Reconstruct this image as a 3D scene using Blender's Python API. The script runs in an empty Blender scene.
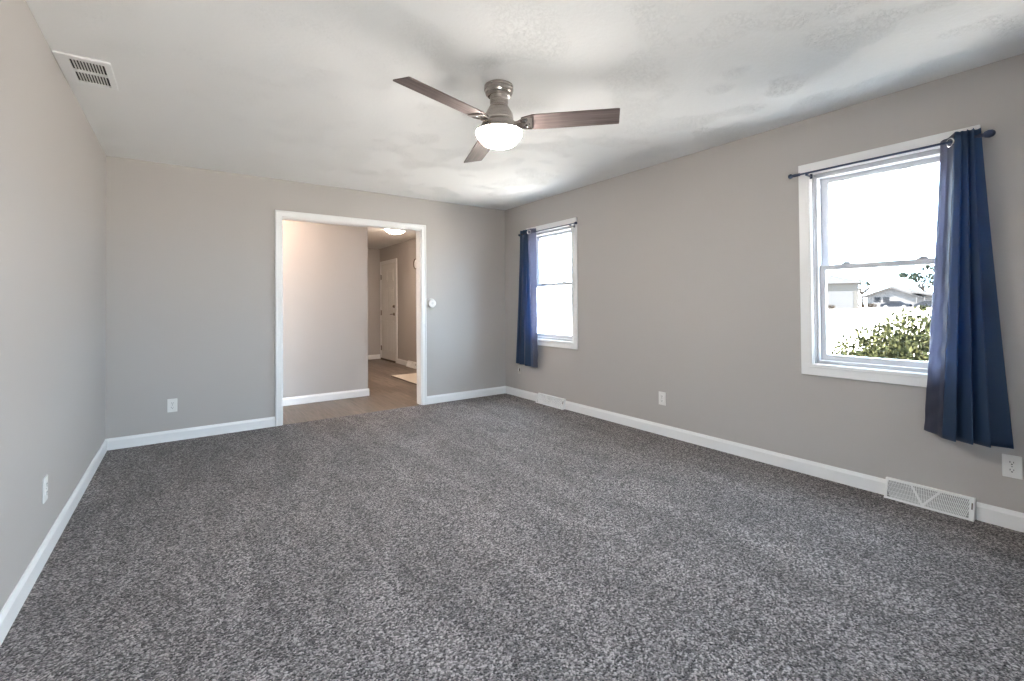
import bpy, bmesh, math, random
from mathutils import Vector, Matrix, Euler
random.seed(7)
S = bpy.context.scene
COL = S.collection
PI = math.pi

# ------------------------------------------------------------------ camera, world, sun, exposure
XL, XR, YB, YF, H = -0.536, 3.481, 5.037, -0.75, 2.44      # room: left, right, back, rear walls, ceiling
F, TH, CY, ROLL, PITCH, EYE = 458.206, 0.6194, 298.95, -0.0074, -0.0124, 1.1771
cam = bpy.data.cameras.new('camera'); cam_o = bpy.data.objects.new('camera', cam); COL.objects.link(cam_o)
A_ = Matrix(((math.cos(TH), -math.sin(TH), 0), (0, 0, -1), (math.sin(TH), math.cos(TH), 0)))
P_ = Matrix(((1, 0, 0), (0, math.cos(PITCH), -math.sin(PITCH)), (0, math.sin(PITCH), math.cos(PITCH))))
R_ = Matrix(((math.cos(ROLL), -math.sin(ROLL), 0), (math.sin(ROLL), math.cos(ROLL), 0), (0, 0, 1)))
M_ = R_ @ P_ @ A_
rot = Matrix((M_[0], -M_[1], -M_[2])).transposed().to_4x4()
cam_o.matrix_world = Matrix.Translation((0, 0, EYE)) @ rot
cam.sensor_fit = 'HORIZONTAL'; cam.sensor_width = 36; cam.lens = F / 1024 * 36
cam.shift_y = -(340.5 - CY) / 1024
cam.clip_start = 0.02; cam.clip_end = 500
S.camera = cam_o

world = bpy.data.worlds.new('world'); S.world = world; world.use_nodes = True
wn = world.node_tree.nodes; wl = world.node_tree.links
wbg = wn['Background']
SKY_STRENGTH = 24.0
wbg.inputs['Color'].default_value = (0.62, 0.81, 1.0, 1)
wbg.inputs['Strength'].default_value = SKY_STRENGTH

sun = bpy.data.lights.new('sun', 'SUN'); sun.energy = 120; sun.angle = 0.02; sun.color = (1, 0.92, 0.82)
sun_o = bpy.data.objects.new('sun', sun); COL.objects.link(sun_o)
sun_o.rotation_euler = Vector((0.40, -0.25, -0.88)).to_track_quat('-Z', 'Y').to_euler()
sun_o.location = (-4, 4, 12)

S.view_settings.view_transform = 'Standard'; S.view_settings.look = 'None'
S.view_settings.gamma = 1; S.view_settings.exposure = 0.60; S.view_settings.use_curve_mapping = False
S.cycles.use_denoising = True
S.cycles.use_guiding = True
S.cycles.max_bounces = 14; S.cycles.diffuse_bounces = 8; S.cycles.transparent_max_bounces = 16
S.cycles.sample_clamp_indirect = 12

# ------------------------------------------------------------------ mesh helpers
class MB:
    def __init__(s): s.bm = bmesh.new()
    def box(s, x0, x1, y0, y1, z0, z1, bev=0.0, mat=None):
        r = bmesh.ops.create_cube(s.bm, size=1)
        for v in r['verts']:
            v.co = Vector(((x0+x1)/2 + v.co.x*(x1-x0), (y0+y1)/2 + v.co.y*(y1-y0), (z0+z1)/2 + v.co.z*(z1-z0)))
        if bev:
            es = {e for v in r['verts'] for e in v.link_edges}
            rb = bmesh.ops.bevel(s.bm, geom=list(es), offset=bev, segments=2, affect='EDGES', profile=0.5)
            vs = list({v for f in rb['faces'] for v in f.verts} | {v for v in r['verts'] if v.is_valid})
        else: vs = r['verts']
        if mat is not None:
            for v in vs: v.co = mat @ v.co
        return s
    def prism(s, pts, axis, a, b):
        """extrude polygon pts (2D) along axis from a to b"""
        def mk(p, t):
            return {0: (t, p[0], p[1]), 1: (p[0], t, p[1]), 2: (p[0], p[1], t)}[axis]
        lo = [s.bm.verts.new(mk(p, a)) for p in pts]; hi = [s.bm.verts.new(mk(p, b)) for p in pts]
        n = len(pts)
        s.bm.faces.new(lo[::-1]); s.bm.faces.new(hi)
        for i in range(n): s.bm.faces.new((lo[i], lo[(i+1) % n], hi[(i+1) % n], hi[i]))
        return s
    def lathe(s, prof, seg=48, center=(0, 0, 0), axis='Z'):
        """prof: list of (r, z)"""
        rings = []
        for r, z in prof:
            if r < 1e-6:
                rings.append([s.bm.verts.new(s._ax(0, 0, z, axis, center))])
            else:
                rings.append([s.bm.verts.new(s._ax(r*math.cos(2*PI*i/seg), r*math.sin(2*PI*i/seg), z, axis, center)) for i in range(seg)])
        for a, b in zip(rings, rings[1:]):
            for i in range(seg):
                j = (i+1) % seg
                if len(a) == 1 and len(b) == 1: continue
                if len(a) == 1: s.bm.faces.new((a[0], b[j], b[i]))
                elif len(b) == 1: s.bm.faces.new((a[i], a[j], b[0]))
                else: s.bm.faces.new((a[i], a[j], b[j], b[i]))
        return s
    @staticmethod
    def _ax(x, y, z, axis, c):
        p = {'Z': (x, y, z), 'Y': (x, z, -y), 'X': (z, x, y), '-Y': (x, -z, y)}[axis]
        return (p[0]+c[0], p[1]+c[1], p[2]+c[2])
    def tube(s, pts, r, seg=10, cap=True):
        pts = [Vector(p) for p in pts]; rings = []
        rr = r if isinstance(r, (list, tuple)) else [r]*len(pts)
        for i, p in enumerate(pts):
            d = (pts[min(i+1, len(pts)-1)] - pts[max(i-1, 0)]).normalized()
            u = d.cross(Vector((0, 0, 1)))
            if u.length < 1e-3: u = d.cross(Vector((1, 0, 0)))
            u.normalize(); w = d.cross(u)
            rings.append([s.bm.verts.new(p + (u*math.cos(2*PI*k/seg) + w*math.sin(2*PI*k/seg))*rr[i]) for k in range(seg)])
        for a, b in zip(rings, rings[1:]):
            for k in range(seg): s.bm.faces.new((a[k], a[(k+1) % seg], b[(k+1) % seg], b[k]))
        if cap: s.bm.faces.new(rings[0][::-1]); s.bm.faces.new(rings[-1])
        return s
    def torus(s, c, R, r, normal='Y', seg=20, ring=8):
        vs = []
        for i in range(seg):
            a = 2*PI*i/seg; row = []
            for k in range(ring):
                b = 2*PI*k/ring; q = R + r*math.cos(b)
                x, y, z = q*math.cos(a), q*math.sin(a), r*math.sin(b)
                row.append(s.bm.verts.new(s._ax(x, y, z, normal, c)))
            vs.append(row)
        for i in range(seg):
            for k in range(ring):
                s.bm.faces.new((vs[i][k], vs[(i+1) % seg][k], vs[(i+1) % seg][(k+1) % ring], vs[i][(k+1) % ring]))
        return s
    def ball(s, c, r, sx=1, sy=1, sz=1, u=16, v=10):
        q = bmesh.ops.create_uvsphere(s.bm, u_segments=u, v_segments=v, radius=r)
        for w in q['verts']: w.co = Vector((c[0]+w.co.x*sx, c[1]+w.co.y*sy, c[2]+w.co.z*sz))
        return s
    def grid(s, rows):
        vs = [[s.bm.verts.new(p) for p in row] for row in rows]
        for a, b in zip(vs, vs[1:]):
            for i in range(len(a)-1): s.bm.faces.new((a[i], a[i+1], b[i+1], b[i]))
        return s
    def xform(s, mat):
        for v in s.bm.verts: v.co = mat @ v.co
        return s
    def build(s, name, mat, parent=None, smooth=False, loc=None, rot=None, label=None, kind=None, fixn=True):
        if fixn: bmesh.ops.recalc_face_normals(s.bm, faces=s.bm.faces)
        me = bpy.data.meshes.new(name); s.bm.to_mesh(me); s.bm.free()
        me.materials.append(mat)
        o = bpy.data.objects.new(name, me); COL.objects.link(o)
        if smooth:
            for p in me.polygons: p.use_smooth = True
            if smooth != 'all':
                me.set_sharp_from_angle(angle=math.radians(38))
        if parent: o.parent = parent
        if loc: o.location = loc
        if rot: o.rotation_euler = rot
        if label: o['label'] = label
        if kind: o['kind'] = kind
        return o

def thing(name, label, cat, loc=(0, 0, 0), rz=0.0, group=None):
    o = bpy.data.objects.new(name, None); COL.objects.link(o); o.empty_display_size = 0.1
    o.location = loc; o.rotation_euler = (0, 0, rz)
    o['label'] = label; o['category'] = cat
    if group: o['group'] = group
    return o
def tag(o, label, cat, group=None):
    o['label'] = label; o['category'] = cat
    if group: o['group'] = group
    return o
def structure(name, loc=(0, 0, 0), rz=0.0, label=None):
    o = bpy.data.objects.new(name, None); COL.objects.link(o)
    o.location = loc; o.rotation_euler = (0, 0, rz); o['kind'] = 'structure'
    if label: o['label'] = label
    return o
def struct(mb, name, mat, label, smooth=False):
    o = mb.build(name, mat, smooth=smooth, kind='structure', label=label)
    return o

# ------------------------------------------------------------------ materials
def mat(name, col=(0.8, 0.8, 0.8), rough=0.5, metal=0.0, spec=0.5, emit=None, es=0.0):
    m = bpy.data.materials.new(name); m.use_nodes = True
    b = m.node_tree.nodes['Principled BSDF']
    b.inputs['Base Color'].default_value = (*col, 1); b.inputs['Roughness'].default_value = rough
    b.inputs['Metallic'].default_value = metal; b.inputs['Specular IOR Level'].default_value = spec
    if emit: b.inputs['Emission Color'].default_value = (*emit, 1); b.inputs['Emission Strength'].default_value = es
    return m
def nn(m, t, **kw):
    n = m.node_tree.nodes.new(t)
    for k, v in kw.items():
        if k in n.inputs: n.inputs[k].default_value = v
        else: setattr(n, k, v)
    return n
def lk(m, a, ao, b, bi): m.node_tree.links.new(a.outputs[ao], b.inputs[bi])
def bsdf(m): return m.node_tree.nodes['Principled BSDF']
def coords(m, scale=(1, 1, 1), rot=(0, 0, 0)):
    tc = nn(m, 'ShaderNodeTexCoord'); mp = nn(m, 'ShaderNodeMapping')
    mp.inputs['Scale'].default_value = scale; mp.inputs['Rotation'].default_value = rot
    lk(m, tc, 'Object', mp, 'Vector'); return mp
def ramp(m, stops):
    r = nn(m, 'ShaderNodeValToRGB'); e = r.color_ramp.elements
    while len(e) < len(stops): e.new(0.5)
    for i, (p, c) in enumerate(stops): e[i].position = p; e[i].color = (*c, 1)
    return r
def bumpify(m, src, out, strength, dist):
    bp = nn(m, 'ShaderNodeBump', Strength=strength, Distance=dist)
    lk(m, src, out, bp, 'Height'); lk(m, bp, 'Normal', bsdf(m), 'Normal'); return bp

def paint(name, col):
    m = mat(name, col, 0.55, spec=0.3)
    mp = coords(m); n = nn(m, 'ShaderNodeTexNoise', Scale=220.0, Detail=3.0); lk(m, mp, 0, n, 'Vector')
    bumpify(m, n, 'Fac', 0.12, 0.002)
    return m
WALL = paint('greige wall paint', (0.445, 0.42, 0.402))
WHITE = mat('white semi gloss trim', (0.80, 0.80, 0.80), 0.32)
VINYL = mat('white vinyl', (0.63, 0.635, 0.67), 0.35, spec=0.3)
PLASTIC = mat('white plastic', (0.74, 0.73, 0.71), 0.35)
PAINTED_PLASTIC = mat('greige painted plastic', (0.50, 0.475, 0.44), 0.45)
DIAL = mat('pale grey dial', (0.6, 0.6, 0.6), 0.4)
DARK = mat('dark slot', (0.02, 0.02, 0.02), 0.6)
DUCT = mat('dark duct', (0.03, 0.03, 0.032), 0.7)
GREY_METAL = mat('grey sheet metal', (0.30, 0.30, 0.30), 0.5)  # plain mid grey for register dampers and outlet screws
NICKEL = mat('brushed nickel', (0.47, 0.43, 0.40), 0.28, 1.0)
m = NICKEL; mp = coords(m, (3, 3, 260)); n = nn(m, 'ShaderNodeTexNoise', Scale=2.0, Detail=2.0); lk(m, mp, 0, n, 'Vector')
r_ = ramp(m, [(0.3, (0.22,)*3), (0.7, (0.36,)*3)]); lk(m, n, 'Fac', r_, 'Fac'); lk(m, r_, 'Color', bsdf(m), 'Roughness')
CHROME = mat('polished grommet steel', (0.75, 0.75, 0.76), 0.12, 1.0)
ROD = mat('dark slate rod', (0.040, 0.056, 0.105), 0.35, 0.3)
HINGE = mat('worn bronze hardware', (0.13, 0.105, 0.08), 0.4, 0.8)

# ceiling: stomped drywall texture
CEIL = mat('stomp textured ceiling white', (0.80, 0.80, 0.795), 0.75, spec=0.15)
m = CEIL
mp = coords(m); big = nn(m, 'ShaderNodeTexNoise', Scale=3.4, Detail=1.5); lk(m, mp, 0, big, 'Vector')
rb = ramp(m, [(0.49, (0, 0, 0)), (0.66, (1, 1, 1))]); lk(m, big, 'Fac', rb, 'Fac')
fine = nn(m, 'ShaderNodeTexVoronoi', Scale=46.0, feature='DISTANCE_TO_EDGE')
wob = nn(m, 'ShaderNodeTexNoise', Scale=45.0, Detail=4.0, Roughness=0.65)
lk(m, mp, 0, wob, 'Vector')
mx = nn(m, 'ShaderNodeMixRGB', Fac=0.06); lk(m, mp, 0, mx, 'Color1'); lk(m, wob, 'Color', mx, 'Color2'); lk(m, mx, 'Color', fine, 'Vector')
rf = ramp(m, [(0.0, (1, 1, 1)), (0.09, (0, 0, 0))]); lk(m, fine, 'Distance', rf, 'Fac')
sx = nn(m, 'ShaderNodeSeparateXYZ'); lk(m, mp, 0, sx, 'Vector')
gx_ = nn(m, 'ShaderNodeMapRange', clamp=True); gx_.inputs['From Min'].default_value = 0.3; gx_.inputs['From Max'].default_value = 1.8; gx_.inputs['To Min'].default_value = 0.25; lk(m, sx, 'X', gx_, 'Value')
mk = nn(m, 'ShaderNodeMath', operation='MULTIPLY'); lk(m, rb, 'Color', mk, 0); lk(m, gx_, 0, mk, 1)
mu = nn(m, 'ShaderNodeMath', operation='MULTIPLY'); lk(m, rf, 'Color', mu, 0); lk(m, mk, 0, mu, 1)
ad = nn(m, 'ShaderNodeMath', operation='MULTIPLY_ADD'); ad.inputs[1].default_value = 0.30; lk(m, wob, 'Fac', ad, 0)
ng = nn(m, 'ShaderNodeMath', operation='MULTIPLY'); ng.inputs[1].default_value = -0.95; lk(m, mu, 0, ng, 0); lk(m, ng, 0, ad, 2)
bumpify(m, ad, 0, 0.55, 0.010)

# carpet: speckled frieze
CARPET = mat('speckled grey frieze carpet', (0.14, 0.13, 0.13), 0.95, spec=0.05)
m = CARPET
mp = coords(m)
wv = nn(m, 'ShaderNodeTexNoise', Scale=70.0, Detail=2.0); lk(m, mp, 0, wv, 'Vector')
dv = nn(m, 'ShaderNodeMixRGB', Fac=0.012, blend_type='ADD'); lk(m, mp, 0, dv, 'Color1'); lk(m, wv, 'Color', dv, 'Color2')
v1 = nn(m, 'ShaderNodeTexVoronoi', Scale=165.0, Randomness=1.0); lk(m, dv, 'Color', v1, 'Vector')
sep = nn(m, 'ShaderNodeSeparateColor'); lk(m, v1, 'Color', sep, 'Color')
v2 = nn(m, 'ShaderNodeTexNoise', Scale=85.0, Detail=3.0, Roughness=0.7); lk(m, mp, 0, v2, 'Vector')
mxa = nn(m, 'ShaderNodeMixRGB', Fac=0.45); lk(m, sep, 'Red', mxa, 'Color1'); lk(m, v2, 'Fac', mxa, 'Color2')
rc = ramp(m, [(0.26, (0.016, 0.0135, 0.014)), (0.41, (0.082, 0.0715, 0.0715)), (0.58, (0.208, 0.184, 0.183)), (0.76, (0.47, 0.422, 0.416))])
lk(m, mxa, 'Color', rc, 'Fac')
mps2 = coords(m, (2.6, 0.8, 1.0), (0, 0, 0.5))
st = nn(m, 'ShaderNodeTexNoise', Scale=1.6, Detail=4.0, Distortion=1.2); lk(m, mps2, 0, st, 'Vector')
rs = ramp(m, [(0.36, (0.80,)*3), (0.66, (1.16,)*3)]); lk(m, st, 'Fac', rs, 'Fac')
mm = nn(m, 'ShaderNodeMixRGB', Fac=1.0, blend_type='MULTIPLY'); lk(m, rc, 'Color', mm, 'Color1'); lk(m, rs, 'Color', mm, 'Color2')
lk(m, mm, 'Color', bsdf(m), 'Base Color')
bh = nn(m, 'ShaderNodeMath', operation='SUBTRACT'); lk(m, v2, 'Fac', bh, 0); lk(m, v1, 'Distance', bh, 1)
bumpify(m, bh, 0, 0.8, 0.012)
bsdf(m).inputs['Sheen Weight'].default_value = 0.2; bsdf(m).inputs['Sheen Roughness'].default_value = 0.5

# vinyl planks running along Y
PLANK = mat('grey brown wood plank', (0.25, 0.2, 0.16), 0.38)
m = PLANK
mp = coords(m, (1, 1, 1), (0, 0, PI/2))
br = nn(m, 'ShaderNodeTexBrick', Scale=1.0)
br.offset = 0.37
br.inputs['Brick Width'].default_value = 1.2; br.inputs['Row Height'].default_value = 0.15; br.inputs['Mortar Size'].default_value = 0.0012
br.inputs['Color1'].default_value = (0.185, 0.147, 0.122, 1); br.inputs['Color2'].default_value = (0.115, 0.09, 0.075, 1); br.inputs['Mortar'].default_value = (0.07, 0.055, 0.045, 1)
lk(m, mp, 0, br, 'Vector')
mp2 = coords(m, (22, 1.6, 1)); gr = nn(m, 'ShaderNodeTexNoise', Scale=1.5, Detail=5.0, Distortion=1.2); lk(m, mp2, 0, gr, 'Vector')
rg = ramp(m, [(0.3, (0.62,)*3), (0.7, (1.3,)*3)]); lk(m, gr, 'Fac', rg, 'Fac')
mm = nn(m, 'ShaderNodeMixRGB', Fac=1.0, blend_type='MULTIPLY'); lk(m, br, 'Color', mm, 'Color1'); lk(m, rg, 'Color', mm, 'Color2'); lk(m, mm, 'Color', bsdf(m), 'Base Color')

# fan blade wood, grain along local X
BLADE = mat('weathered walnut blade', (0.1, 0.08, 0.08), 0.5)
m = BLADE; mp = coords(m, (2.0, 38, 38)); gr = nn(m, 'ShaderNodeTexNoise', Scale=2.0, Detail=6.0, Distortion=0.5); lk(m, mp, 0, gr, 'Vector')
rg = ramp(m, [(0.28, (0.060, 0.043, 0.041)), (0.55, (0.125, 0.093, 0.088)), (0.75, (0.19, 0.148, 0.14))]); lk(m, gr, 'Fac', rg, 'Fac'); lk(m, rg, 'Color', bsdf(m), 'Base Color')

GLOW = mat('lit frosted glass', (0.9, 0.88, 0.84), 0.3, emit=(1.0, 0.94, 0.86), es=110.0)
ENTRY_GLOW = mat('lit opal entry dome', (0.9, 0.88, 0.84), 0.3, emit=(1.0, 0.78, 0.60), es=105.0)
HALL_GLOW = mat('lit opal hall dome', (0.9, 0.88, 0.84), 0.3, emit=(1.0, 0.66, 0.45), es=54.0)

def fabric(name, col, trans_col, rough=0.6, trans=0.25, sheen=0.3, spec=0.4):
    m = mat(name, col, rough, spec=spec); b = bsdf(m)
    b.inputs['Sheen Weight'].default_value = sheen
    t = nn(m, 'ShaderNodeBsdfTranslucent'); t.inputs['Color'].default_value = (*trans_col, 1)
    mix = nn(m, 'ShaderNodeMixShader', Fac=trans)
    out = m.node_tree.nodes['Material Output']
    lk(m, b, 0, mix, 1); lk(m, t, 0, mix, 2); lk(m, mix, 0, out, 'Surface')
    mp = coords(m); n = nn(m, 'ShaderNodeTexNoise', Scale=400.0, Detail=2.0); lk(m, mp, 0, n, 'Vector'); bumpify(m, n, 'Fac', 0.1, 0.001)
    return m
BLUE = fabric('navy blue satin curtain', (0.018, 0.043, 0.095), (0.055, 0.18, 0.40), 0.5, 0.31, 0.2)
LILAC = fabric('grey lilac curtain lining', (0.055, 0.060, 0.095), (0.36, 0.37, 0.47), 0.45, 0.38, 0.1, 0.3)

GLASS = bpy.data.materials.new('clear window glass'); GLASS.use_nodes = True
m = GLASS; m.node_tree.nodes.remove(bsdf(m)); out = m.node_tree.nodes['Material Output']
tr = nn(m, 'ShaderNodeBsdfTransparent'); tr.inputs['Color'].default_value = (0.95, 0.96, 0.955, 1)
gl = nn(m, 'ShaderNodeBsdfGlossy', Roughness=0.02); lw = nn(m, 'ShaderNodeLayerWeight', Blend=0.5)
pw = nn(m, 'ShaderNodeMath', operation='POWER'); pw.inputs[1].default_value = 5.0; lk(m, lw, 'Facing', pw, 0)
fr = nn(m, 'ShaderNodeMath', operation='MULTIPLY_ADD'); fr.inputs[1].default_value = 0.6; fr.inputs[2].default_value = 0.03; lk(m, pw, 0, fr, 0)
mix = nn(m, 'ShaderNodeMixShader'); lk(m, fr, 0, mix, 0); lk(m, tr, 0, mix, 1); lk(m, gl, 0, mix, 2); lk(m, mix, 0, out, 'Surface')

RUG = mat('cream woven rug', (0.58, 0.545, 0.49), 0.95, spec=0.05)
m = RUG; mp = coords(m); n = nn(m, 'ShaderNodeTexNoise', Scale=90.0, Detail=3.0); lk(m, mp, 0, n, 'Vector'); bumpify(m, n, 'Fac', 0.6, 0.008)
RUG_EDGE = mat('dark rug binding', (0.07, 0.055, 0.045), 0.8)

# ------------------------------------------------------------------ room shell
T = 0.14
DX0, DX1, DZ = 0.776, 2.277, 2.075            # cased opening in the back wall
WZ0, WZ1 = 0.764, 2.045                        # window openings
W1 = (3.645, 4.545); W2 = (0.530, 1.425)       # outer edges of the window casings
CW = 0.080                                     # casing width
o1 = (W1[0]+CW, W1[1]-CW); o2 = (W2[0]+CW, W2[1]-CW)
HY0, HY1 = YB+0.12, 5.995                      # hall between back wall and hall wall
FX1, FY1 = XR+0.049, 10.02                     # foyer right and back walls
HWX = 1.950                                    # free end of the hall wall
FILL_DOOR = (-0.2, 0.5, 2.05)                          # unseen opening behind the camera, added to let in fill light

mb = MB(); mb.box(XL-T, XR+0.02, YF-T, YB+0.005, -0.12, 0.0); struct(mb, 'floor', CARPET, 'speckled grey frieze carpet covering the whole room')
mb = MB(); mb.box(XL-2.2, FX1+0.02, YB+0.005, FY1+0.1, -0.12, -0.004); struct(mb, 'floor_hall', PLANK, 'grey brown wood plank floor beyond the cased opening')
mb = MB(); mb.box(XL-2.2, XR+T, YF-T, FY1+T, H, H+0.15); struct(mb, 'ceiling', CEIL, 'white ceiling with patchy stomped texture')
mb = MB(); mb.box(XL-T, XL, YF-T, YB, -0.1, H); struct(mb, 'wall_left', WALL, 'plain greige wall on the left')
mb = MB()
mb.box(XL-T, DX0, YB, HY0, -0.1, H); mb.box(DX1, XR+T, YB, HY0, -0.1, H); mb.box(DX0, DX1, YB, HY0, DZ, H)
struct(mb, 'wall_back', WALL, 'greige back wall around the wide cased opening')
mb = MB()
mb.box(XR, XR+T, YF-T, o2[0], -0.1, H); mb.box(XR, XR+T, o2[1], o1[0], -0.1, H); mb.box(XR, XR+T, o1[1], YB, -0.1, H)
for o in (o1, o2):
    mb.box(XR, XR+T, o[0], o[1], -0.1, WZ0); mb.box(XR, XR+T, o[0], o[1], WZ1, H)
struct(mb, 'wall_right', WALL, 'greige wall on the right holding both windows')
mb = MB()
mb.box(XL, FILL_DOOR[0], YF-T, YF, -0.1, H); mb.box(FILL_DOOR[1], XR, YF-T, YF, -0.1, H); mb.box(FILL_DOOR[0], FILL_DOOR[1], YF-T, YF, FILL_DOOR[2], H)
struct(mb, 'wall_front', WALL, 'greige wall behind the viewer with an added glazed opening for fill light')
mb = MB(); mb.box(XL-2.0, HWX, HY1, HY1+0.115, -0.1, H); mb.box(HWX-0.115, HWX, HY1+0.115, FY1, -0.1, H)
struct(mb, 'wall_hall', WALL, 'greige hall partition seen through the opening, ending in a free corner')
mb = MB(); mb.box(HWX-0.115, FX1+T, FY1, FY1+T, -0.1, H); struct(mb, 'wall_foyer_back', WALL, 'far end wall of the entry behind the white door')
mb = MB(); mb.box(FX1, FX1+T, HY0, FY1, -0.1, H); struct(mb, 'wall_foyer_right', WALL, 'entry wall holding the white door')
mb = MB(); mb.box(XL-2.2, XL-2.0, YB, FY1, -0.1, H); struct(mb, 'wall_hall_left', WALL, 'far left end of the hall')

# baseboards
BH, BT = 0.095, 0.013
def bb_profile(sign):  # (offset from wall, z)
    return [(0, 0), (sign*BT, 0), (sign*BT, BH-0.022), (sign*(BT-0.004), BH-0.012), (sign*0.005, BH), (0, BH)]
def baseboard_x(mb, x0, x1, y, sign):           # runs along X on wall at y
    mb.prism([(y+p[0], p[1]) for p in bb_profile(sign)], 0, x0, x1)
def baseboard_y(mb, y0, y1, x, sign):
    mb.prism([(x+p[0], p[1]) for p in bb_profile(sign)], 1, y0, y1)
R1 = (3.855, 4.325); R2 = (0.577, 0.962)        # register spans along Y
mb = MB(); baseboard_y(mb, YF, YB-BT, XL, 1); struct(mb, 'baseboard_left', WHITE, 'white baseboard along the left wall')
mb = MB(); baseboard_x(mb, XL, 0.718, YB, -1); baseboard_x(mb, 2.336, XR, YB, -1); struct(mb, 'baseboard_back', WHITE, 'white baseboard along the back wall on both sides of the opening')
mb = MB()
for a, b in ((YF, R2[0]-0.003), (R2[1]+0.003, R1[0]-0.003), (R1[1]+0.003, YB-BT)): baseboard_y(mb, a, b, XR, -1)
struct(mb, 'baseboard_right', WHITE, 'white baseboard under the windows, broken by two floor registers')
mb = MB(); baseboard_x(mb, XL-2.0, HWX+BT, HY1, -1); baseboard_y(mb, HY1, HY1+1.5, HWX, 1); struct(mb, 'baseboard_hall', WHITE, 'white baseboard along the hall partition')
mb = MB(); baseboard_x(mb, HWX, FX1, FY1, -1)
for a, b in ((HY0, 7.985), (8.415, 8.985), (9.972, FY1)): baseboard_y(mb, a, b, FX1, -1)
struct(mb, 'baseboard_foyer', WHITE, 'white baseboard around the entry')

# doorway casing + jamb
mb = MB()
cw = 0.056
def casing_profile(w): return [(0, 0), (w, 0), (w, -0.010), (w-0.008, -0.014), (0.018, -0.017), (0.008, -0.012), (0, -0.009)]
mb.box(DX0-cw, DX0+0.004, YB-0.016, YB, 0, DZ+cw, 0.004); mb.box(DX1-0.004, DX1+cw, YB-0.016, YB, 0, DZ+cw, 0.004)
mb.box(DX0-cw, DX1+cw, YB-0.0165, YB, DZ-0.004, DZ+cw, 0.004)
mb.box(DX0-cw+0.004, DX0-cw+0.018, YB-0.021, YB-0.012, 0, DZ+cw-0.004, 0.003); mb.box(DX1+cw-0.018, DX1+cw-0.004, YB-0.021, YB-0.012, 0, DZ+cw-0.004, 0.003)
mb.box(DX0-cw+0.004, DX1+cw-0.004, YB-0.0212, YB-0.012, DZ+cw-0.018, DZ+cw-0.004, 0.003)
mb.box(DX0-0.001, DX0+0.014, YB-0.002, HY0+0.002, 0, DZ, 0.002); mb.box(DX1-0.014, DX1+0.001, YB-0.002, HY0+0.002, 0, DZ, 0.002)
mb.box(DX0, DX1, YB-0.002, HY0+0.002, DZ-0.014, DZ+0.001, 0.002)
struct(mb, 'trim_1', WHITE, 'white casing and jamb framing the wide opening')

# ------------------------------------------------------------------ windows on the right wall (local: X = along wall to viewer's right, -Y = into room)
def make_window(name, yc, w, label):
    root = structure(name, (XR, yc, 0), -PI/2, label)
    h = w/2
    mb = MB()
    zo0, zo1 = WZ0-CW, WZ1+CW
    for s in (-1, 1):
        a, b = sorted((s*h, s*(h-CW))); mb.box(a, b, -0.016, 0, zo0, zo1, 0.003)
        a, b = sorted((s*(h-0.052), s*(h-CW+0.006))); mb.box(a, b, -0.021, -0.010, zo0+0.05, zo1-0.05, 0.003)
    mb.box(-h, h, -0.0165, 0, zo0, WZ0, 0.003); mb.box(-h, h, -0.0165, 0, WZ1, zo1, 0.003)
    mb.box(-h+0.05, h-0.05, -0.0212, -0.010, zo0+0.052, WZ0-0.004, 0.003); mb.box(-h+0.05, h-0.05, -0.0212, -0.010, WZ1+0.004, zo1-0.052, 0.003)
    mb.build('window_casing', WHITE, root)
    k = h-CW
    mb = MB()
    for s in (-1, 1):
        a, b = sorted((s*k, s*(k-0.028))); mb.box(a, b, 0.004, 0.11, WZ0, WZ1, 0.003)
        a, b = sorted((s*k, s*(k-0.010))); mb.box(a, b, -0.004, 0.02, WZ0, WZ1, 0.002)
    mb.box(-k, k, 0.004, 0.11, WZ1-0.028, WZ1, 0.003); mb.box(-k, k, 0.004, 0.12, WZ0, WZ0+0.024, 0.003)
    mb.build('window_frame', VINYL, root)
    zm = 1.41; j = k-0.026
    def sash(nm, y0, y1, z0, z1, bot, top, st):
        mb = MB()
        mb.box(-j, -j+st, y0, y1, z0, z1, 0.004); mb.box(j-st, j, y0, y1, z0, z1, 0.004)
        mb.box(-j+st-0.004, j-st+0.004, y0+0.0005, y1-0.0005, z0, z0+bot, 0.004); mb.box(-j+st-0.004, j-st+0.004, y0+0.0005, y1-0.0005, z1-top, z1, 0.004)
        o = mb.build(nm, VINYL, root)
        g = MB(); g.box(-j+st-0.006, j-st+0.006, (y0+y1)/2-0.002, (y0+y1)/2+0.002, z0+bot-0.006, z1-top+0.006); g.build('window_pane', GLASS, o)
        return o
    sash('upper_sash', 0.066, 0.096, zm-0.016, WZ1-0.026, 0.034, 0.034, 0.046)
    lo = sash('lower_sash', 0.030, 0.060, WZ0+0.022, zm+0.018, 0.040, 0.034, 0.034)
    for x in (-0.19, 0.19):
        mb = MB(); mb.box(x-0.028, x+0.028, 0.030, 0.062, zm+0.017, zm+0.026, 0.003); mb.box(x-0.012, x+0.022, 0.024, 0.05, zm+0.026, zm+0.033, 0.003)
        mb.build('sash_lock', VINYL, lo)
    return root
make_window('window_1', sum(W1)/2, W1[1]-W1[0], 'white double hung window near the far corner')
make_window('window_2', sum(W2)/2, W2[1]-W2[0], 'larger looking white double hung window on the near right')

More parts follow.
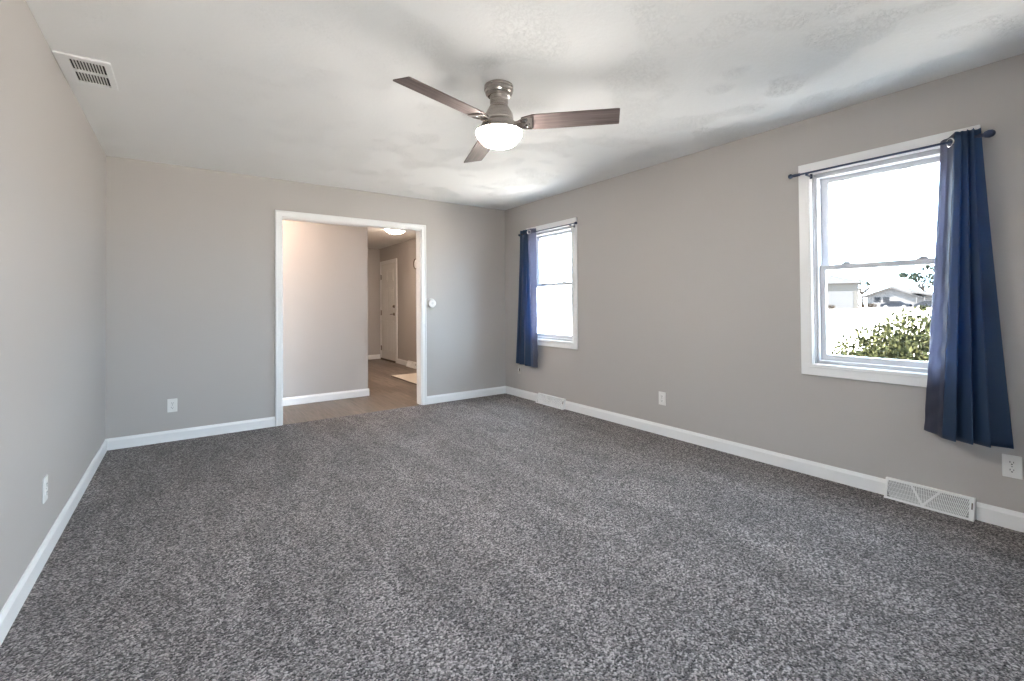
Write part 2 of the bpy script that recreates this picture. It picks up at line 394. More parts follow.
# made-up glazed door behind the camera, brings daylight fill into the room
root = structure('window_added_fill', ((FILL_DOOR[0]+FILL_DOOR[1])/2, YF, 0), 0, 'added glazed door for fill light behind the viewer')
mb = MB(); w = (FILL_DOOR[1]-FILL_DOOR[0])/2
for a, b in ((-w, -w+0.07), (-0.04, 0.04), (w-0.07, w)): mb.box(a, b, -0.09, -0.03, 0.0, FILL_DOOR[2], 0.004)
mb.box(-w, w, -0.089, -0.031, 0, 0.09, 0.004); mb.box(-w, w, -0.089, -0.031, FILL_DOOR[2]-0.07, FILL_DOOR[2], 0.004)
mb.build('window_frame', VINYL, root)
for s in (-1, 1):
    a, b = sorted((s*0.04, s*(w-0.07))); mb = MB(); mb.box(a-0.004, b+0.004, -0.062, -0.058, 0.086, FILL_DOOR[2]-0.066); mb.build('window_pane', GLASS, root)

# ------------------------------------------------------------------ front door in the foyer (on the right-hand foyer wall, facing -X)
root = structure('door_1', (FX1, 9.478, 0), -PI/2, 'white front door with lever handle at the end of the entry')
dw, dh = 0.4175, 2.07
mb = MB()
mb.box(-dw-0.075, -dw, -0.016, 0, 0, dh+0.07, 0.003); mb.box(dw, dw+0.075, -0.016, 0, 0, dh+0.07, 0.003); mb.box(-dw-0.075, dw+0.075, -0.0165, 0, dh, dh+0.075, 0.003)
mb.build('door_casing', WHITE, root)
mb = MB(); mb.box(-dw+0.003, dw-0.003, -0.010, -0.001, 0.035, dh-0.003, 0.002)
for z0, z1 in ((0.18, 0.85), (1.05, 1.55)):
    for k in range(2):
        x0 = -0.325 + k*0.345; mb.box(x0, x0+0.30, -0.0135, -0.008, z0, z1, 0.002)
        for q in range(3): mb.box(x0+0.045+q*0.085, x0+0.085+q*0.085, -0.0165, -0.012, z0+0.04, z1-0.04, 0.002)
for k in range(2):
    x0 = -0.325 + k*0.345; mb.box(x0, x0+0.30, -0.0135, -0.008, 1.68, 1.94, 0.002); mb.box(x0+0.04, x0+0.26, -0.0165, -0.012, 1.72, 1.90, 0.002)
mb.build('door_panel', mat('white painted door', (0.70, 0.69, 0.67), 0.4), root)
mb = MB(); mb.box(-dw, dw, -0.03, 0.0, -0.004, 0.034, 0.003); mb.build('threshold', HINGE, root, label='dark threshold')
for z in (0.25, 1.02, 1.80):
    mb = MB(); mb.box(-dw-0.010, -dw+0.012, -0.021, -0.006, z-0.05, z+0.05, 0.002); mb.lathe([(0.0, -0.055), (0.006, -0.055), (0.006, 0.055), (0.0, 0.055)], 12, (-dw, -0.021, z)); mb.build('hinge', HINGE, root)
mb = MB(); mb.lathe([(0.0, 0.034), (0.020, 0.032), (0.030, 0.012), (0.033, 0.0)], 24, (dw-0.07, -0.009, 1.16), '-Y'); mb.build('deadbolt', HINGE, root, smooth=True)
mb = MB(); mb.lathe([(0.0, 0.022), (0.026, 0.020), (0.033, 0.006), (0.034, 0.0)], 24, (dw-0.07, -0.009, 1.0), '-Y'); mb.tube([(dw-0.07, -0.015, 1.0), (dw-0.07, -0.055, 1.0), (dw-0.10, -0.062, 1.0), (dw-0.18, -0.060, 0.995)], [0.011, 0.010, 0.009, 0.008], 10); mb.build('door_handle', HINGE, root, smooth=True)

# ------------------------------------------------------------------ ceiling fan
fx, fy = 1.472, 2.180
fan = thing('ceiling_fan', 'brushed nickel ceiling fan with three dark wood blades and a lit white glass bowl', 'ceiling fan', (fx, fy, H))
Z = lambda z: z-H
mb = MB(); mb.lathe([(0.0, Z(2.44)), (0.078, Z(2.44)), (0.084, Z(2.436)), (0.084, Z(2.412)), (0.080, Z(2.407)), (0.080, Z(2.400)), (0.076, Z(2.388)), (0.064, Z(2.378)), (0.054, Z(2.376)), (0.0, Z(2.376))], 64)
mb.build('canopy', NICKEL, fan, smooth=True)
for k in range(4):
    a = k*PI/2+0.5; mb = MB(); mb.ball((0.084*math.cos(a), 0.084*math.sin(a), Z(2.424)), 0.006, u=10, v=6); mb.build('screw', CHROME, fan, smooth='all')
mb = MB(); mb.lathe([(0.0, Z(2.378)), (0.052, Z(2.378)), (0.052, Z(2.338)), (0.050, Z(2.336)), (0.050, Z(2.322)), (0.0, Z(2.322))], 48); mb.build('neck', NICKEL, fan, smooth=True)
mb = MB(); mb.lathe([(0.0, Z(2.326)), (0.050, Z(2.326)), (0.056, Z(2.315)), (0.066, Z(2.297)), (0.078, Z(2.277)), (0.082, Z(2.258)), (0.083, Z(2.236)), (0.090, Z(2.228)), (0.099, Z(2.218)), (0.106, Z(2.202)), (0.110, Z(2.188)), (0.118, Z(2.180)), (0.134, Z(2.177)), (0.137, Z(2.172)), (0.137, Z(2.166)), (0.0, Z(2.166))], 64)  # wide bottom flange added to stop bowl light reaching the ceiling
mb.build('motor_housing', NICKEL, fan, smooth=True)
mb = MB(); mb.lathe([(0.0, Z(2.1625)), (0.130, Z(2.1625)), (0.1315, Z(2.157)), (0.128, Z(2.147)), (0.114, Z(2.128)), (0.097, Z(2.108)), (0.086, Z(2.101)), (0.066, Z(2.099)), (0.0, Z(2.0985))], 64)
mb.build('lamp_shade', GLOW, fan, smooth=True, label='glowing frosted white glass bowl')
rt = 0.677; c = 0.0695
for deg, droop in ((-46.4, 0.014), (72.4, 0.016), (193.6, -0.022)):
    an = math.radians(deg)
    mb = MB(); mb.prism([(0.135, -0.047), (0.20, -c+0.002), (0.25, -c), (rt-0.004, -c+0.002), (rt, -c+0.006), (rt, c-0.006), (rt-0.004, c-0.002), (0.25, c), (0.20, c-0.002), (0.135, 0.047)], 2, -0.003, 0.003)
    bl = mb.build('blade', BLADE, fan, loc=(0, 0, Z(2.217)), rot=(-0.216, droop, an))
    mb = MB(); mb.prism([(0.072, -0.030), (0.11, -0.026), (0.150, -0.052), (0.196, -0.056), (0.200, -0.052), (0.186, 0.050), (0.182, 0.054), (0.145, 0.050), (0.11, 0.026), (0.072, 0.030)], 2, -0.011, -0.0035)
    mb.box(0.072, 0.135, -0.016, 0.016, -0.019, -0.008, 0.004)
    mb.build('blade_arm', NICKEL, bl)
    for px, py in ((0.162, -0.03), (0.162, 0.03), (0.178, 0.0)):
        mb = MB(); mb.ball((px, py, -0.011), 0.005, sz=0.5, u=10, v=6); mb.build('blade_screw', CHROME, bl, smooth='all')

# ------------------------------------------------------------------ ceiling vent
v = thing('ceiling_vent', 'white slotted air vent on the ceiling beside the left wall', 'vent', (0, 0, H))
x0, x1, y0, y1 = -0.533, -0.316, 3.110, 3.462
sx0, sx1 = -0.480, -0.345
rows = ((3.150, 3.283), (3.303, 3.436))
mb = MB()
mb.box(x0, sx0, y0, y1, -0.010, 0, 0.002); mb.box(sx1, x1, y0, y1, -0.010, 0, 0.002)
for a, b in ((y0, rows[0][0]), (rows[0][1], rows[1][0]), (rows[1][1], y1)): mb.box(sx0-0.001, sx1+0.001, a, b, -0.0099, 0, 0.0)
mb.build('vent_frame', WHITE, v)
mb = MB(); n = 11; p = (sx1-sx0)/n
for ya, yb in rows:
    for k in range(1, n): mb.box(sx0+k*p-p*0.17, sx0+k*p+p*0.17, ya-0.001, yb+0.001, -0.0095, -0.002)
mb.build('grille', WHITE, v)
mb = MB(); mb.box(sx0-0.004, sx1+0.004, rows[0][0]-0.004, rows[1][1]+0.004, -0.0015, -0.0002); mb.build('duct_opening', DUCT, v)

# ------------------------------------------------------------------ wall outlets (local: -Y faces the room)
def outlet(label, loc, rz, pm=PLASTIC, group='duplex wall outlets'):
    o = thing('wall_outlet', label, 'outlet', loc, rz, group)
    mb = MB(); mb.box(-0.036, 0.036, -0.006, 0, -0.058, 0.058, 0.0025); mb.build('cover_plate', pm, o)
    for s in (-1, 1):
        zc = s*0.0195
        mb = MB(); mb.prism([(0.0165*math.cos(t)*1.0, zc+max(-0.0125, min(0.0125, 0.0165*math.sin(t)))) for t in [2*PI*i/28 for i in range(28)]], 1, -0.0085, -0.004)
        r = mb.build('receptacle', pm, o)
        mb = MB(); mb.box(-0.0078, -0.0052, -0.0092, -0.0080, zc-0.001, zc+0.008); mb.box(0.0052, 0.0078, -0.0092, -0.0080, zc, zc+0.007); mb.box(-0.0028, 0.0028, -0.0092, -0.0080, zc-0.0095, zc-0.0045)
        mb.build('socket_slot', DARK, r)
    mb = MB(); mb.lathe([(0, 0.0078), (0.0030, 0.0072), (0.0035, 0.005)], 12, (0, 0, 0), '-Y'); mb.build('screw', GREY_METAL, o, smooth=True)
    return o
outlet('white outlet low on the back wall left of the opening', (-0.092, YB, 0.312), 0)
outlet('white outlet on the left wall, seen almost edge on', (XL, 3.030, 0.330), PI/2)
outlet('white outlet on the right wall midway between the two windows', (XR, 2.573, 0.327), -PI/2)
outlet('white outlet at the right edge below the near blue curtain', (XR, 0.440, 0.322), -PI/2)
o = thing('cable_jack', 'small greige cable jack plate below the far blue curtain', 'cable jack', (XR, 4.725, 0.350), -PI/2)
mb = MB(); mb.box(-0.036, 0.036, -0.005, 0, -0.058, 0.058, 0.0025); mb.build('cover_plate', PAINTED_PLASTIC, o)
mb = MB(); mb.box(-0.018, 0.000, -0.014, -0.004, -0.018, 0.014, 0.002); mb.build('socket_insert', PLASTIC, o, label='white socket insert')
mb = MB(); mb.lathe([(0, 0.018), (0.005, 0.018), (0.005, 0.004)], 12, (0.010, 0, 0.006), '-Y'); mb.box(0.007, 0.013, -0.012, -0.004, -0.022, 0.004); mb.build('coax_connector', HINGE, o, label='dark coaxial connector')

# thermostat beside the opening
o = thing('thermostat', 'round white thermostat on the wall right of the opening', 'thermostat', (2.398, YB, 1.200), 0)
mb = MB(); mb.lathe([(0.0, 0.010), (0.056, 0.010), (0.058, 0.007), (0.058, 0.0)], 40, (0, 0, 0), '-Y'); mb.build('base_plate', PLASTIC, o, smooth=True)
mb = MB(); mb.lathe([(0.0, 0.042), (0.040, 0.042), (0.047, 0.039), (0.050, 0.028), (0.051, 0.009)], 40, (0, 0, 0), '-Y'); mb.build('dial_ring', PLASTIC, o, smooth=True)
mb = MB(); mb.lathe([(0.0, 0.0435), (0.014, 0.0435), (0.015, 0.041)], 24, (0, 0, 0), '-Y'); mb.build('dial_face', DIAL, o, smooth=True, label='small grey dial face')

# ------------------------------------------------------------------ baseboard registers (local: -Y faces room, X along wall)
def register(label, loc, rz, L, lever_right=True, h=0.112, proj=0.055):
    o = thing('floor_register', label, 'register', loc, rz, 'baseboard air registers')
    a = L/2
    # side profile in (y, z): leans from the wall at the top to a foot out in the room
    prof = lambda z: -0.016-(proj-0.016)*(1-z/h)
    sl = math.atan2(proj-0.016, h)
    def bar(mb, p0, p1, w, t=0.006, lift=0.0):
        """flat bar on the sloping face between face points (x, z)"""
        q0 = Vector((p0[0], prof(p0[1])-lift, p0[1])); q1 = Vector((p1[0], prof(p1[1])-lift, p1[1]))
        nrm = Vector((0, -math.cos(sl), math.sin(sl))); d = (q1-q0).normalized(); s_ = d.cross(nrm)
        c8 = [q + s_*sw*w/2 + nrm*nt for q in (q0, q1) for sw in (-1, 1) for nt in (0, t)]
        vs = [mb.bm.verts.new(c) for c in c8]
        for f in ((0, 1, 3, 2), (4, 6, 7, 5), (0, 4, 5, 1), (2, 3, 7, 6), (1, 5, 7, 3), (0, 2, 6, 4)): mb.bm.faces.new([vs[i] for i in f])
    mb = MB()
    bw = 0.012
    bar(mb, (-a, bw/2), (a, bw/2), bw, 0.007); bar(mb, (-a, h-bw/2), (a, h-bw/2), bw*0.8, 0.007)
    bar(mb, (-a+bw/2, 0), (-a+bw/2, h), bw, 0.0072); bar(mb, (a-0.010, 0), (a-0.010, h), 0.020, 0.0072)
    for s in (-1, 1):
        xa, xb = sorted((s*a, s*(a-0.003)))
        mb.prism([(prof(0)-0.004, 0), (0, 0), (0, h), (prof(h)-0.004, h)], 0, xa, xb)
    mb.prism([(prof(h)-0.005, h-0.003), (0, h-0.003), (0, h+0.001), (prof(h)-0.005, h+0.001)], 0, -a, a)
    mb.build('register_frame', WHITE, o)
    mb = MB(); bar(mb, (-0.19*L, h-0.008), (-0.045*L, 0.012), 0.010, 0.0074); bar(mb, (-0.045*L, 0.012), (0.14*L, h-0.008), 0.010, 0.0074)
    mb.build('cross_brace', WHITE, o)
    mb = MB(); n = int(L/0.0075)
    for k in range(n):
        xx = -a+0.014+(L-0.034)*k/(n-1); lean = 0.018*math.sin((xx/a)*1.2)
        bar(mb, (xx-lean, 0.010), (xx+lean, h-0.010), 0.0030, 0.003)
    for k in range(1, 5): bar(mb, (-a+0.01, h*k/5), (a-0.01, h*k/5), 0.002, 0.0025)
    mb.build('grille', WHITE, o)
    mb = MB(); mb.prism([(prof(0.006)+0.006, 0.006), (-0.001, 0.006), (-0.001, h-0.006), (prof(h-0.006)+0.006, h-0.006)], 0, -a+0.006, a-0.012)
    mb.build('damper', GREY_METAL, o, label='grey damper behind the grille')
    mb = MB(); bar(mb, (a-0.008, h*0.50), (a-0.008, h*0.78), 0.005, 0.012); mb.build('lever', HINGE, o, label='dark damper lever')
    return o
register('white air register at the near end of the right baseboard', (XR, sum(R2)/2, 0.0), -PI/2, R2[1]-R2[0])
register('white air register in the right baseboard below the far window', (XR, sum(R1)/2, 0.0), -PI/2, R1[1]-R1[0])
register('white air register in the entry past the opening, near the rug', (FX1, 8.20, -0.004), -PI/2, 0.42)

# ------------------------------------------------------------------ curtain rods
def rod(label, ya, yb, z, off, brackets, big_right):
    """ya: left end (larger y), yb: right end"""
    o = thing('curtain_rod', label, 'curtain rod', (XR, (ya+yb)/2, z), -PI/2, 'curtain rods')
    a = abs(ya-yb)/2
    mb = MB(); mb.tube([(-a, -off, 0), (a, -off, 0)], 0.0068, 12); mb.build('rod', ROD, o, smooth=True)
    mb = MB(); mb.lathe([(0, -0.012), (0.013, -0.010), (0.017, 0.0), (0.013, 0.010), (0.009, 0.016), (0.011, 0.022), (0.010, 0.06), (0.0, 0.06)], 18, (-a, -off, 0), 'X'); mb.build('finial', ROD, o, smooth=True)
    mb = MB()
    if big_right: mb.lathe([(0.0, -0.04), (0.009, -0.04), (0.010, -0.022), (0.016, -0.016), (0.021, 0.0), (0.018, 0.014), (0.010, 0.022), (0, 0.025)], 18, (a, -off, 0), 'X')
    else: mb.lathe([(0, -0.03), (0.008, -0.03), (0.013, -0.012), (0.016, 0.0), (0.012, 0.012), (0, 0.016)], 18, (a, -off, 0), 'X')
    mb.build('finial', ROD, o, smooth=True)
    for yb_ in brackets:
        x = (ya+yb)/2-yb_
        mb = MB(); mb.box(x-0.010, x+0.010, -0.020, -0.0168, -0.030, 0.016, 0.002); mb.box(x-0.006, x+0.006, -off-0.004, -0.019, -0.019, -0.011, 0.002)
        mb.prism([(-off-0.011, -0.018), (-off+0.011, -0.018), (-off+0.011, 0.002), (-off+0.0075, 0.002), (-off+0.006, -0.008), (-off-0.006, -0.008), (-off-0.0075, 0.002), (-off-0.011, 0.002)], 0, x-0.006, x+0.006)
        mb.build('bracket', ROD, o)
    return o
OFF = 0.080
rod('dark curtain rod over the near right window', 1.448, 0.487, 2.047, OFF, (1.345, 0.575), True)
rod('dark curtain rod over the far window', 4.600, 3.585, 2.045, OFF, (4.50, 3.675), False)

# ------------------------------------------------------------------ curtains
def smooth_poly(pts, n):
    """resample 2-D polyline evenly with n points"""
    L = [0]
    for p, q in zip(pts, pts[1:]): L.append(L[-1]+math.hypot(q[0]-p[0], q[1]-p[1]))
    out = []
    for i in range(n):
        t = L[-1]*i/(n-1); k = 0
        while k < len(pts)-2 and L[k+1] < t: k += 1
        f = (t-L[k])/max(1e-9, L[k+1]-L[k]); out.append((pts[k][0]*(1-f)+pts[k+1][0]*f, pts[k][1]*(1-f)+pts[k+1][1]*f))
    return out
def relax(pts, it):
    for _ in range(it):
        pts = [pts[0]]+[((a[0]+2*b[0]+c_[0])/4, (a[1]+2*b[1]+c_[1])/4) for a, b, c_ in zip(pts, pts[1:], pts[2:])]+[pts[-1]]
    return pts
def curtain_surface(top, bot, ztop, zbot, n, rows, ease, rl=3, wrinkle=0.0, seed=1):
    rnd = random.Random(seed)
    T_ = relax(smooth_poly(top, n), rl); B_ = relax(smooth_poly(bot, n), rl)
    ph = [rnd.uniform(0, 6.28) for _ in range(4)]
    out = []
    for r in range(rows+1):
        t = r/rows; e = ease(t)
        row = []
        for i in range(n):
            u = i/(n-1)
            y = T_[i][0]*(1-e)+B_[i][0]*e; d = T_[i][1]*(1-e)+B_[i][1]*e
            zb = zbot(u); z = ztop(u)*(1-t)+zb*t
            d += wrinkle*t*(math.sin(z*31+ph[0]+u*4)+0.7*math.sin(z*53+ph[1]-u*7)+0.5*math.sin(z*17+ph[2]))
            row.append((XR-d, y, z))
        out.append(row)
    return out
def curtain(label, front, lining, group='blue curtains'):
    f = MB(); f.grid(front)
    o = f.build('curtain', BLUE, smooth='all', fixn=False)
    sol = o.modifiers.new('thickness', 'SOLIDIFY'); sol.thickness = 0.0022; sol.offset = 0
    tag(o, label, 'curtain', group)
    l = MB(); l.grid(lining)
    lo = l.build('lining', LILAC, o, smooth='all', fixn=False, label='grey lilac lining showing at the edge')
    sol = lo.modifiers.new('thickness', 'SOLIDIFY'); sol.thickness = 0.0022; sol.offset = 0
    return o
ease2 = lambda t: 0.18*t+0.82*t**1.15
# near curtain: lining strip on its left (window) edge, then knife pleats and a flat tail on the right
zt = 2.078
top = [(0.618, 0.092), (0.612, 0.098), (0.586, 0.105), (0.592, 0.088), (0.562, 0.103), (0.568, 0.086), (0.540, 0.101), (0.546, 0.084), (0.517, 0.074)]
bot = [(0.692, 0.082), (0.686, 0.088), (0.628, 0.126), (0.642, 0.076), (0.562, 0.124), (0.576, 0.074), (0.498, 0.118), (0.512, 0.066), (0.426, 0.052)]
front = curtain_surface(top, bot, lambda u: zt+0.010+0.004*math.sin(u*26), lambda u: 0.425, 150, 60, ease2, 1)
lt = [(0.682, 0.045), (0.668, 0.058), (0.650, 0.052), (0.618, 0.092)]
lb = [(0.776, 0.042), (0.748, 0.058), (0.715, 0.062), (0.692, 0.086)]
lin = curtain_surface(lt, lb, lambda u: zt-0.008+0.018*u, lambda u: 0.445-0.02*u, 30, 110, ease2, 1, 0.0042, 3)
c2 = curtain('blue grommet curtain hanging at the right end of the near window', front, lin)
mb = MB()
mb.torus((0, 0, 0), 0.020, 0.0045, 'X', 24, 8); g = mb.build('grommet', CHROME, c2, smooth='all', loc=(XR-0.088, 0.634, 2.043), rot=(0, 0, -0.65), label='polished metal grommet at the top corner')
# far curtain: dark folds on the left, lining strip on its right (window) edge
zt1 = 2.092
top = [(4.590, 0.055), (4.560, 0.100), (4.530, 0.058), (4.500, 0.104), (4.470, 0.060), (4.450, 0.100), (4.430, 0.072), (4.405, 0.100)]
bot = [(4.735, 0.050), (4.690, 0.085), (4.640, 0.055), (4.590, 0.105), (4.540, 0.060), (4.470, 0.110), (4.390, 0.075), (4.305, 0.105)]
front = curtain_surface(top, bot, lambda u: zt1, lambda u: 0.44-0.012*u, 90, 50, ease2, 3)
lt = [(4.405, 0.100), (4.360, 0.108), (4.320, 0.092), (4.278, 0.070)]
lb = [(4.305, 0.105), (4.292, 0.102), (4.278, 0.090), (4.262, 0.072)]
lin = curtain_surface(lt, lb, lambda u: zt1-0.004*u, lambda u: 0.428, 26, 70, lambda t: t, 1, 0.0022, 8)
c1 = curtain('blue grommet curtain hanging at the left of the far window', front, lin)
mb = MB(); mb.torus((0, 0, 0), 0.024, 0.006, 'X', 24, 8); mb.build('grommet', CHROME, c1, smooth='all', loc=(XR-0.109, 4.365, 2.050), rot=(0, 0, 0.5), label='polished metal grommet at the top')

# ------------------------------------------------------------------ entry: flush light, rug, wall disc, hidden hall light
o = thing('ceiling_light', 'lit flush dome light on the entry ceiling, top hidden by the door head', 'ceiling light', (2.74, 7.05, H))
mb = MB(); mb.lathe([(0.0, 0.0), (0.175, 0.0), (0.178, -0.012), (0.165, -0.024), (0.0, -0.024)], 40); mb.build('base_plate', NICKEL, o, smooth=True)
mb = MB(); mb.lathe([(0.163, -0.022), (0.160, -0.045), (0.140, -0.075), (0.100, -0.098), (0.05, -0.110), (0.0, -0.113)], 40); mb.build('lamp_shade', ENTRY_GLOW, o, smooth=True)
o = thing('ceiling_light', 'flush dome light on the hall ceiling above the left of the opening', 'ceiling light', (0.55, 5.58, H))
mb = MB(); mb.lathe([(0.0, 0.0), (0.155, 0.0), (0.158, -0.012), (0.145, -0.024), (0.0, -0.024)], 40); mb.build('base_plate', NICKEL, o, smooth=True)
mb = MB(); mb.lathe([(0.143, -0.022), (0.140, -0.045), (0.120, -0.070), (0.085, -0.09), (0.04, -0.10), (0.0, -0.103)], 40); mb.build('lamp_shade', HALL_GLOW, o, smooth=True)

o = thing('entry_rug', 'cream rug lying on the wood plank floor of the entry', 'rug', (3.13, 6.90, -0.004), 0)
mb = MB(); mb.box(-0.325, 0.30, -0.50, 0.50, 0.004, 0.016, 0.004); mb.build('rug_pile', RUG, o)
mb = MB(); mb.box(-0.333, 0.308, -0.508, 0.508, 0.0, 0.007, 0.002); mb.build('rug_backing', RUG_EDGE, o, label='dark rug backing edge')

o = thing('wall_plaque', 'round white disc with dark rim high on the entry wall, cut off by the jamb', 'wall ornament', (FX1, 8.03, 1.955), -PI/2)
mb = MB(); mb.torus((0, -0.014, 0), 0.092, 0.011, '-Y', 40, 10); mb.build('rim', HINGE, o, smooth='all', label='dark rim')
mb = MB(); mb.lathe([(0.0, 0.016), (0.08, 0.014), (0.091, 0.008), (0.091, 0.0)], 40, (0, 0, 0), '-Y'); mb.build('disc', PLASTIC, o, smooth=True)

# ------------------------------------------------------------------ outdoors
GROUND = mat('pale sunlit lawn and paving', (0.42, 0.41, 0.39), 0.95, spec=0.1)
m = GROUND; mp = coords(m); n = nn(m, 'ShaderNodeTexNoise', Scale=3.0, Detail=6.0); lk(m, mp, 0, n, 'Vector')
rg = ramp(m, [(0.35, (0.41, 0.37, 0.33)), (0.65, (0.52, 0.475, 0.43))]); lk(m, n, 'Fac', rg, 'Fac'); lk(m, rg, 'Color', bsdf(m), 'Base Color')
gz = lambda x: -0.45+max(0, x-4)*0.0030
mb = MB(); mb.grid([[(x, y, gz(x)-0.02) for x in (-60, -10, 4, 60, 120, 260)] for y in (-160, -40, 0, 40, 160)]); struct(mb, 'ground', GROUND, 'pale sunlit yard and street outside')

def leafy(mb, c, rad, n, size, rnd, shell=0.55):
    for _ in range(n):
        d = Vector((rnd.gauss(0, 1), rnd.gauss(0, 1), rnd.gauss(0, 1))).normalized()*(shell+(1-shell)*rnd.random())
        p = Vector((c[0]+d.x*rad[0], c[1]+d.y*rad[1], c[2]+d.z*rad[2]))
        q = Euler((rnd.uniform(0, 6.3), rnd.uniform(0, 6.3), rnd.uniform(0, 6.3))).to_matrix()
        s = size*rnd.uniform(0.6, 1.3)
        pts = [q @ Vector(v) + p for v in ((-s, 0, 0), (-0.2*s, -0.42*s, 0.08*s), (s, 0, 0), (-0.2*s, 0.42*s, 0.08*s))]
        mb.bm.faces.new([mb.bm.verts.new(v) for v in pts])
def leaf_mat(name, dark, light):
    m = mat(name, dark, 0.8, spec=0.0)
    g = nn(m, 'ShaderNodeNewGeometry'); r = ramp(m, [(0.0, dark), (1.0, light)]); lk(m, g, 'Random Per Island', r, 'Fac'); lk(m, r, 'Color', bsdf(m), 'Base Color')
    return m
BARK = mat('grey brown bark', (0.017, 0.016, 0.0155), 0.9, spec=0.0)
SHRUB_LEAF = leaf_mat('yellow green shrub leaf', (0.0056, 0.0072, 0.0036), (0.0200, 0.0205, 0.0095))
TREE_LEAF = leaf_mat('tree leaf', (0.007, 0.0098, 0.0078), (0.0135, 0.0165, 0.0130))
RUST_LEAF = leaf_mat('rust hedge leaf', (0.006, 0.0042, 0.003), (0.010, 0.0075, 0.005))
rnd = random.Random(5)
o = thing('shrub', 'bushy yellow green shrub right outside the near window', 'shrub', (5.3, 1.05, gz(5.3)-0.02))
mb = MB(); bz = -(gz(5.3)-0.02)
for (x, y, z, rx, ry, rz, n) in ((0, 0.48, 0.50, 0.55, 0.40, 0.52, 6000), (0, 0.10, 0.68, 0.55, 0.5, 0.56, 8000), (0, -0.45, 0.72, 0.55, 0.5, 0.55, 7000), (-0.1, -0.95, 0.70, 0.5, 0.45, 0.52, 2500), (-0.25, 0.25, 0.12, 0.45, 0.65, 0.4, 2800), (-0.25, -0.6, 0.15, 0.45, 0.6, 0.4, 2200)):
    leafy(mb, (x, y, z*0.80+bz+0.045), (rx, ry, rz), n, 0.026, rnd, 0.40)
mb.build('foliage', SHRUB_LEAF, o, fixn=False)
mb = MB()
for k in range(16):
    a = rnd.uniform(0, 6.28); e = Vector((0.4*math.cos(a), 0.75*math.sin(a)-0.3, rnd.uniform(0.7, 1.3)))
    mb.tube([(0.08*math.cos(a), 0.3*math.sin(a)-0.2, 0), (e.x*0.5, e.y*0.6, e.z*0.5), tuple(e)], [0.016, 0.011, 0.004], 6)
mb.build('stem', BARK, o, smooth='all')

HOUSE_WALL = mat('pale siding', (0.026, 0.026, 0.0275), 0.9, spec=0.0); HOUSE_TRIM = mat('bleached trim', (0.025, 0.025, 0.026), 0.9, spec=0.0)
ROOF = mat('faded shingle roof', (0.019, 0.0187, 0.0195), 0.9, spec=0.0); WIN = mat('dark house window', (0.0052, 0.0057, 0.0068), 0.9, spec=0.0)
BEIGE = mat('beige garage siding', (0.0225, 0.0215, 0.0205), 0.9, spec=0.0)
# garage building
gx = 100.0; g0 = gz(gx)
o = thing('garage', 'pale beige garage building far across the street, left of the far houses', 'building', (gx, 37, g0), 0.34)
mb = MB(); mb.box(0, 5, -5.4, 9, 0, 5.0); mb.build('wall', BEIGE, o)
mb = MB(); mb.prism([(-5.9, 4.9), (9.5, 4.9), (9.5, 5.2), (1.8, 7.4), (-5.9, 5.2)], 0, -0.5, 5.5); mb.build('roof', HOUSE_TRIM, o)
mb = MB(); mb.box(-0.06, 0.02, -4.6, 0.6, 0, 3.4, 0.02); mb.build('garage_door', HOUSE_TRIM, o)
# house with gable
hx = 128.0; h0 = gz(hx)
o = thing('house', 'low gabled house far across the street behind the parked cars', 'building', (hx, 33.0, h0))
mb = MB(); mb.box(0, 10, -6.5, 5.5, 0, 2.6); mb.prism([(-3.6, 2.6), (5.5, 2.6), (0.9, 4.4)], 0, 0.02, 9.9); mb.build('wall', HOUSE_WALL, o)
mb = MB(); mb.prism([(-4.6, 2.15), (0.9, 4.75), (6.4, 2.55), (6.4, 2.25), (0.9, 4.35), (-4.6, 1.85)], 0, -0.8, 10.5); mb.prism([(-7.5, 2.4), (-2.6, 3.6), (-2.6, 3.3), (-7.5, 2.1)], 0, -1.4, 9); mb.build('roof', ROOF, o)
for yy in (1.4, 3.0):
    mb = MB(); mb.box(-0.06, 0.02, yy, yy+1.1, 1.2, 2.3); mb.build('window', WIN, o)
for yy in (-6.2, -4.9, -3.6):
    mb = MB(); mb.box(-1.1, -0.95, yy, yy+0.15, 0, 2.2); mb.build('porch_post', HOUSE_TRIM, o)
# cars
def car(label, y, body_m, length=4.5):
    x = 112.0
    o = thing('car', label, 'car', (x, y, gz(x)), 0, 'cars parked across the street')
    a = length/2
    mb = MB(); mb.prism([(-a, 0.35), (-a, 0.75), (-a+0.25, 0.88), (-a+1.0, 0.95), (-a+1.75, 1.42), (a-1.45, 1.45), (a-0.6, 0.98), (a-0.1, 0.9), (a, 0.7), (a, 0.35)], 0, 0, 1.7); mb.build('body', body_m, o)
    mb = MB(); mb.prism([(-a+1.2, 0.98), (-a+1.82, 1.37), (a-1.5, 1.40), (a-0.85, 1.0)], 0, -0.015, 0.01); mb.build('side_window', WIN, o)
    for yy in (-a+0.85, a-0.85):
        mb = MB(); mb.lathe([(0, -0.1), (0.33, -0.1), (0.34, 0.0), (0.33, 0.1), (0, 0.1)], 20, (0.05, yy, 0.33), 'X'); mb.build('wheel', DARK, o)
    return o
car('dark blue car parked across the street, seen in the middle of the near window', 29.3, mat('dark blue car paint', (0.0042, 0.0050, 0.0068), 0.9, spec=0.0))
car('grey blue car parked nearest the curtain edge in the near window', 24.2, mat('grey blue car paint', (0.0055, 0.0062, 0.0078), 0.9, spec=0.0))
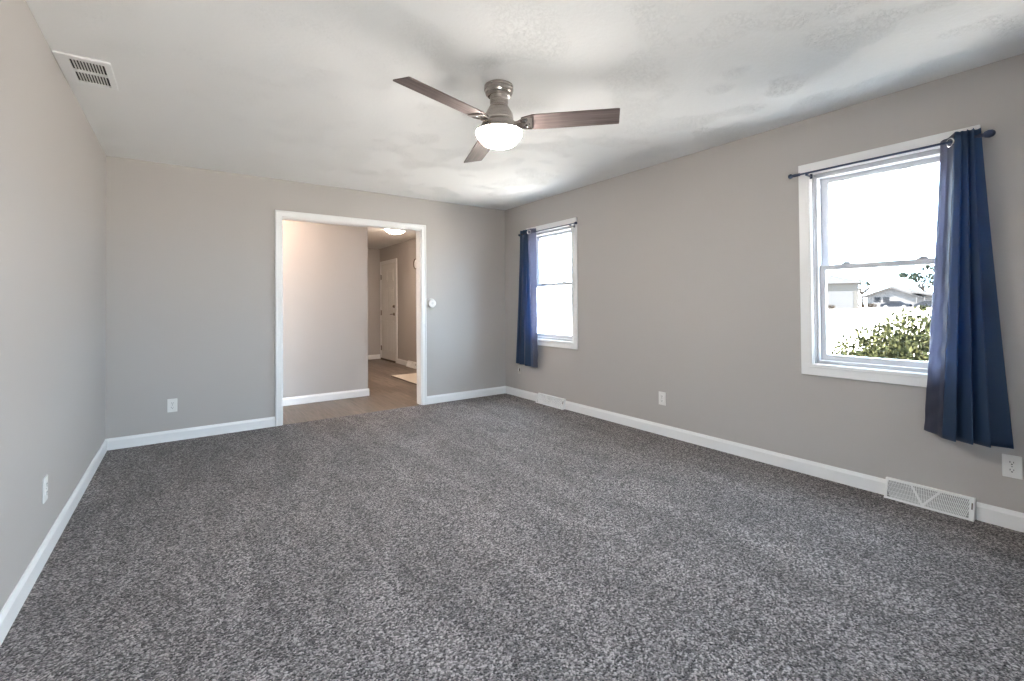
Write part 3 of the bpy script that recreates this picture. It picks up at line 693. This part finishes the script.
# hedge and small plants, trees
o = thing('hedge', 'low rust coloured hedge between the garage and the dark blue car', 'hedge', (110, 33.6, gz(110)))
mb = MB()
for k in range(7): leafy(mb, (0, -1.6+k*0.55, 0.55), (0.6, 0.55, 0.55), 70, 0.16, rnd)
mb.build('foliage', RUST_LEAF, o, fixn=False)
for yy in (-1, 1):
    mb = MB(); mb.tube([(0, yy, 0), (0, yy, 0.6)], 0.05, 6); mb.build('stem', BARK, o)
for lab, y, h_ in (('small dark plant at the left of the garage front', 37.9, 1.5), ('small dark plant at the right of the garage front', 35.0, 0.9)):
    o = thing('small_plant', lab, 'plant', (98, y, gz(98)))
    mb = MB(); leafy(mb, (0, 0, h_*0.6), (0.5, 0.6, h_*0.42), 90, 0.16, rnd); mb.build('foliage', RUST_LEAF, o, fixn=False)
    mb = MB(); mb.tube([(0, 0, 0), (0, 0, h_*0.6)], 0.05, 6); mb.build('stem', BARK, o)
def tree(label, x, y, trunk_h, blobs, n, branches, m_leaf):
    o = thing('tree', label, 'tree', (x, y, gz(x)-0.02), 0, 'trees across the street')
    mb = MB(); mb.tube([(0, 0, 0), (0.1, 0.05, trunk_h*0.5), (0, 0.1, trunk_h)], [0.35, 0.28, 0.2], 8)
    for k in range(branches):
        a = rnd.uniform(0, 6.28); L_ = rnd.uniform(2.0, 4.5)
        mb.tube([(0, 0.1, trunk_h*0.85), (math.cos(a)*L_*0.5, math.sin(a)*L_*0.5, trunk_h+L_*0.35), (math.cos(a)*L_, math.sin(a)*L_, trunk_h+L_*rnd.uniform(0.5, 0.9))], [0.16, 0.10, 0.04], 6)
    mb.build('trunk', BARK, o, smooth='all')
    mb = MB()
    for b in blobs: leafy(mb, b[:3], (b[3], b[3], b[3]*0.8), n, 0.42, rnd, 0.3)
    mb.build('crown', m_leaf, o, fixn=False)
tree('leafy green tree rising behind the gabled house, beside the curtain', 145, 32.0, 4.0, [(0, 0, 6.2, 2.4), (0, 2.0, 7.4, 1.6), (0, -2.2, 6.6, 2.2), (0, -1, 9.0, 2.4), (0, 4.2, 7.8, 1.0), (0, -4.2, 8.5, 2.6)], 190, 12, TREE_LEAF)
tree('sparse tree with thin branches standing above the garage corner', 135, 41.5, 3.6, [(0, 0.5, 6.2, 1.1), (0, -1, 5.6, 0.8)], 45, 12, TREE_LEAF)
